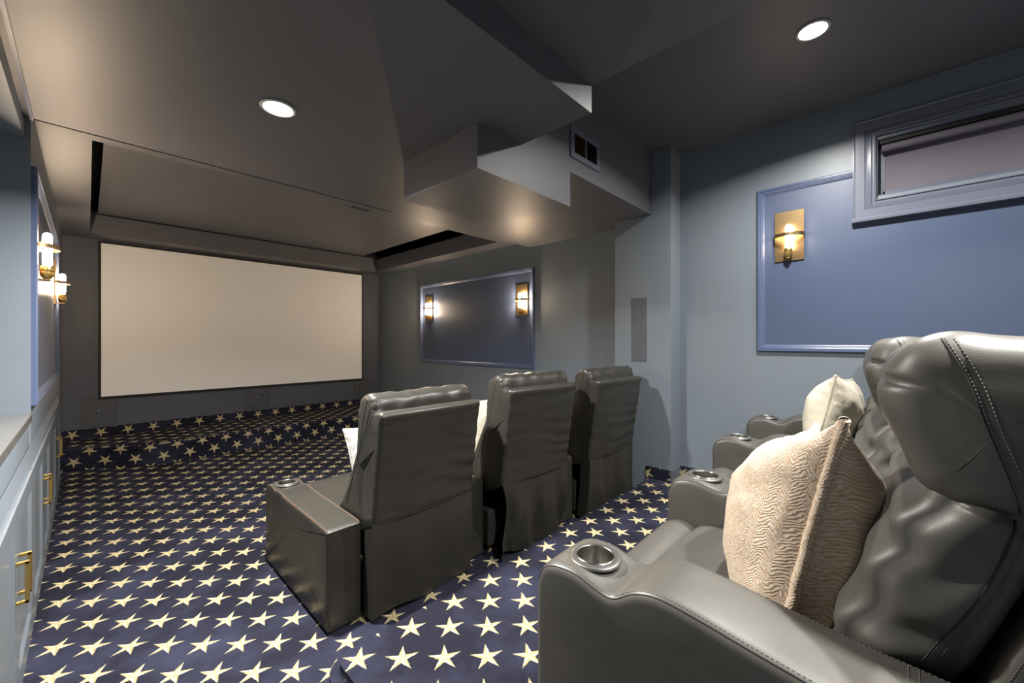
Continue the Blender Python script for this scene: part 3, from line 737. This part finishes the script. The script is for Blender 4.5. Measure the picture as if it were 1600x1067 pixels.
# --- front row: older recliners seen from behind
def front_recliner(x, y, rz, label, left_arm, right_arm, sink=0.0, seed=0, aw=0.168, sw=0.622):
    """local: seat x 0..sw, rear of arms at y=0, floor z=0"""
    c = thing('cinema_recliner', label, 'recliner', (x, y, ZF), rz, 'dark leather recliners on the lower floor')
    at = 0.474
    if left_arm: make_arm(c, -aw, -0.004, 0.905, 0.0, at, 0.012, 'lea1', r=0.014, wr=0.002, boxy=True)
    if right_arm: make_arm(c, sw+0.004, sw+aw, 0.905, 0.0, at, 0.012, 'lea1', r=0.014, wr=0.002, boxy=True)
    s0, s1 = 0.006, sw-0.006
    bm = bbox(s0+0.02, s1-0.02, 0.06, 0.84, 0.03, 0.26, 0.01); obj('base', bm, M['fabric_back'], c)
    bm = pad([(0.82, 0.06), (0.87, 0.08), (0.89, 0.22), (0.88, 0.36), (0.85, 0.425), (0.80, 0.43), (0.78, 0.38), (0.78, 0.12)], s0, s1, r=0.02, n=60, wr=0.002, seed=seed); obj('legrest', bm, M['lea1'], c, smooth=True)
    bm = pad([(0.80, 0.30), (0.80, 0.40), (0.77, 0.435), (0.65, 0.45), (0.40, 0.44), (0.25, 0.42), (0.22, 0.34), (0.4, 0.27), (0.75, 0.27)], s0, s1, r=0.03, n=70, wr=0.003, crown=0.006, seed=seed+1); obj('seat_cushion', bm, M['lea1'], c, smooth=True)
    s = sink
    # rear faces: shell bottom (seam) y=-0.085 z .46 ; top y=-0.17 z 1.01
    yb, yt = -0.085, -0.175+s*0.2; zt = 1.045-s
    ts = [0, 0.16, 0.33, 0.5, 0.66, 0.8, 0.9]
    rear = [(yb+(yt-yb)*t, 0.455+(zt-0.455)*t) for t in ts]
    shell = rear+[(yt-0.001, zt-0.022), (yt+0.010, zt-0.004), (yt+0.032, zt), (yt+0.075, zt-0.006), (yt+0.092, zt-0.03), (yt+0.100, zt-0.12), (yt+0.118, zt-0.20), (yt+0.150, zt-0.27), (yb+0.145, 0.66), (yb+0.175, 0.54), (yb+0.18, 0.40), (yb+0.12, 0.395), (yb+0.05, 0.43)]
    def sfold(v, nn, f):
        if nn.x < -0.3:
            v.y -= 0.010*(1-(2*f-1)**2)
            k = math.sin(v.z*75+v.x*9+4*noise.noise(Vector((v.x*4, v.z*5, seed*1.7))))*(0.35+0.65*max(0, (2*f-1)))
            v.y += 0.0022*k*math.exp(-((v.z-0.66)/0.2)**2)*2
        return v
    bm = pad(shell, s0, s1, r=0.016, n=120, nx=26, rs=4, wr=0.0035, wf=5, seed=seed+2, stretch=(0.7, 1, 2.5), fn=sfold)
    sh = obj('back_shell', bm, M['lea1'], c, smooth=True)
    for sx in (s0+0.012, s1-0.012):
        stitch('seam', [(sx, a_-0.02, b_) for a_, b_ in rear[0:]+[(yt, zt-0.02)]], sh, sh, (0, 1, 0), 0.0012, 'groove', 0)
    # front cushion with folded head roll
    def cf(v, nn, f):
        e = abs(2*f-1)
        if v.z > zt-0.20:
            k = 2.2*noise.noise(Vector((v.x*16+seed*3, v.z*4, v.y*4)))+math.sin(f*31+seed+5*noise.noise(Vector((v.x*5, v.z*6, seed))))*0.5
            v.y += nn.x*0.0032*k; v.z += nn.y*0.0032*k
            g = math.exp(-((e-1.0)/0.14)**2)*math.sin(v.z*150+v.y*90+seed)
            v.y += nn.x*0.005*g; v.z += nn.y*0.005*g
        return v
    cus = [(yt+0.055, zt-0.10), (yt+0.062, zt-0.03), (yt+0.070, zt+0.02), (yt+0.085, zt+0.055), (yt+0.125, zt+0.075), (yt+0.175, zt+0.070), (yt+0.220, zt+0.035), (yt+0.240, zt-0.02), (yt+0.240, zt-0.10), (yt+0.240, zt-0.17),
           (yt+0.270, zt-0.24), (yt+0.330, zt-0.36), (yt+0.395, zt-0.48), (yt+0.450, 0.47), (yt+0.42, 0.40), (yb+0.20, 0.395), (yb+0.10, 0.44), (yb+0.085, 0.58), (yb+0.055, 0.76), (yt+0.055, zt-0.20)]
    bm = pad(cus, s0-0.002, s1+0.002, r=0.030, n=140, nx=30, rs=6, wr=0.004, wf=7, seed=seed+4, stretch=(1, 1, 1.8), puff=0.006, fn=cf)
    cu = obj('back_cushion', bm, M['lea1'], c, smooth=True)
    for sx, d in ((-0.3, (1, 0, 0)), (sw+0.3, (-1, 0, 0))):
        stitch('seam', [(sx, yt+0.125, zt+0.055), (sx, yt+0.165, zt-0.06), (sx, yt+0.195, zt-0.2), (sx, yt+0.27, zt-0.35), (sx, yt+0.34, 0.50)], cu, cu, d, 0.0014, 'groove', 0)
    # skirt hanging from the seam to the floor
    bm = bmesh.new(); nx_, nz_ = 44, 22; g = []
    for j in range(nz_+1):
        row = []
        tz = j/nz_
        for i in range(nx_+1):
            tx = i/nx_; z_ = 0.468-(0.468-0.014-0.012*math.sin(tx*7+seed))*tz
            fl = SK[seed % 3](tx, tz)
            y_ = yb-0.006+0.012*tz+fl
            x_ = s0+0.004+(s1-s0-0.008)*tx+SKX[seed % 3](tx, tz)
            if i == 0 and seed != 1:
                for q in (0.085, 0.055, 0.028, 0.008): row.append(bm.verts.new((x_-0.002, y_+q, z_)))
            row.append(bm.verts.new((x_, y_, z_)))
            if i == nx_:
                for q in (0.008, 0.028, 0.055, 0.085): row.append(bm.verts.new((x_+0.002, y_+q, z_)))
        g.append(row)
    for j in range(nz_):
        for i in range(len(g[0])-1): bm.faces.new((g[j][i], g[j+1][i], g[j+1][i+1], g[j][i+1]))
    bmesh.ops.recalc_face_normals(bm, faces=bm.faces); bmesh.ops.solidify(bm, geom=bm.faces[:], thickness=0.003)
    sk = obj('rear_skirt', bm, M['lea1'], c, smooth=60)
    stitch('seam', [(s0+0.01, yb-0.02, 0.463), (s0+sw*0.5, yb-0.02, 0.463), (s1-0.01, yb-0.02, 0.463)], sh, sh, (0, 1, 0), 0.002, 'groove', 0)
    return c
SK = [lambda x, z: 0.006*math.sin(x*5+z*3)*z+0.008*z*z*math.sin(x*11),
      lambda x, z: z*(0.030*math.sin(x*15+2.5-z*3.2)+0.016*math.sin(x*29+1-z*2)),
      lambda x, z: z*(0.026*math.sin(x*10+3.4-z*2)+0.016*math.sin(x*23-z*3))]
SKX = [lambda x, z: 0.0, lambda x, z: (1-x)*0.05*math.sin(min(1, z*1.2)*PI)+x*-0.015*z, lambda x, z: -x*0.03*z]

RECL = 'grey leather theatre recliner on the rear riser'
rear_recliner(0.985, 0.0, 'big grey leather recliner nearest the camera, with the tan knitted cushion', True, True, seed=1)
rear_recliner(0.985+0.862, 0.045, 'grey leather recliner in the middle of the rear row, its seat empty', False, True, seed=6, rz=math.radians(3))
rear_recliner(2.699, 0.065, 'grey leather recliner at the wall end of the rear row, with the cream cushion', False, True, sw=0.575, aw=0.192, seed=12, rz=math.radians(2.5))
front_recliner(0.905, 1.838, 0.0, 'dark leather recliner at the aisle end of the front row, seen from behind', True, True, sink=0.045, seed=0)
front_recliner(1.70, 1.775, math.radians(-4), 'dark leather recliner in the middle of the front row, its skirt pulled aside', False, True, seed=1)
front_recliner(2.505, 1.675, math.radians(-4), 'dark leather recliner beside the column at the end of the front row', False, True, seed=2, sw=0.60, aw=0.155)

# ------------------------------------------------------------------ cushions
def pillow(name, label, size, thick, mat, loc, rot, seed=0, pinch=0.07, pipe=0.006, group=None, w2=None):
    """local XZ is the cushion plane, Y its thickness"""
    o = thing(name, label, 'cushion', loc, 0, group); o.rotation_euler = rot
    N = 40; bm = bmesh.new(); uvd = {}; h = size/2; hw = (w2 or size)/2
    def P(u, v, s):
        pu, pv = 1-pinch*(1-v*v)*(abs(u)**3), 1-pinch*(1-u*u)*(abs(v)**3)
        x = u*hw*pu; z = v*h*pv
        d = max(0, (1-u**2))**0.55*max(0, (1-v**2))**0.55
        y = s*thick/2*d
        nn = noise.noise(Vector((x*8+seed, z*8, s*2.0)))*0.012*d**0.5+0.006*noise.noise(Vector((x*22+seed, z*22, s)))*d**0.3
        # puckers towards the corners and edges
        e = max(abs(u), abs(v)); y += s*nn+s*0.004*math.sin((u if abs(v) > abs(u) else v)*26+seed)*math.exp(-((1-e)/0.13))*(1 if e < 0.99 else 0)
        return Vector((x, y, z))
    ed = {}
    def T(i): t = -1+2*i/N; return math.sin(t*PI/2)
    for s in (-1, 1):
        g = []
        for j in range(N+1):
            row = []
            for i in range(N+1):
                key = (i, j)
                if i in (0, N) or j in (0, N):
                    if key not in ed: ed[key] = bm.verts.new(P(T(i), T(j), 0))
                    vt = ed[key]
                else: vt = bm.verts.new(P(T(i), T(j), s))
                row.append(vt)
            g.append(row)
        for j in range(N):
            for i in range(N): bm.faces.new((g[j][i], g[j][i+1], g[j+1][i+1], g[j+1][i]))
    c = obj('cushion_cover', bm, mat, o, smooth=True)
    uv = c.data.uv_layers.new(name='UVMap')
    for p in c.data.polygons:
        for li in p.loop_indices:
            v = c.data.vertices[c.data.loops[li].vertex_index].co; uv.data[li].uv = (v.x+1+v.y*0.6, v.z+1)
    pts = []
    K = 44
    for k in range(K): pts.append(P(T(k*N/K), -1, 0))
    for k in range(K): pts.append(P(1, T(k*N/K), 0))
    for k in range(K): pts.append(P(-T(k*N/K), 1, 0))
    for k in range(K): pts.append(P(-1, -T(k*N/K), 0))
    pts = [p+Vector((0, 0.003*noise.noise(Vector((p.x*30, p.z*30, seed))), 0)) for p in pts]
    bm = bmesh.new(); tube(bm, pts, pipe, 8, True); pi_ = obj('piping', bm, mat, c, smooth=True)
    uv = pi_.data.uv_layers.new(name='UVMap')
    for p in pi_.data.polygons:
        for li in p.loop_indices:
            v = pi_.data.vertices[pi_.data.loops[li].vertex_index].co; uv.data[li].uv = (v.x+1+v.y, v.z+1)
    return o
pillow('throw_cushion', 'plump tan and cream herringbone knitted cushion on the nearest recliner', 0.58, 0.36, M['knit'], (1.335, 0.178, -0.505), (math.radians(13), math.radians(11), math.radians(11)), 1, pinch=0.22, pipe=0.011)
pillow('throw_cushion', 'cream linen cushion on the rear recliner by the wall', 0.46, 0.27, M['linen'], (2.96, 0.235, -0.435), (math.radians(12), math.radians(6), math.radians(-6)), 5, pinch=0.07, pipe=0.006)
pillow('throw_cushion', 'black and white woven cushion peeking out left of the aisle recliner', 0.38, 0.15, M['greyknit'], (1.160, 2.13, -0.665), (math.radians(-22), 0, math.radians(2)), 8, pipe=0.004)
pillow('throw_cushion', 'plain cream cushion showing between the first two front recliners', 0.42, 0.16, M['cream'], (1.975, 2.075, -0.62), (math.radians(-20), 0, math.radians(-3)), 3, pipe=0.004)
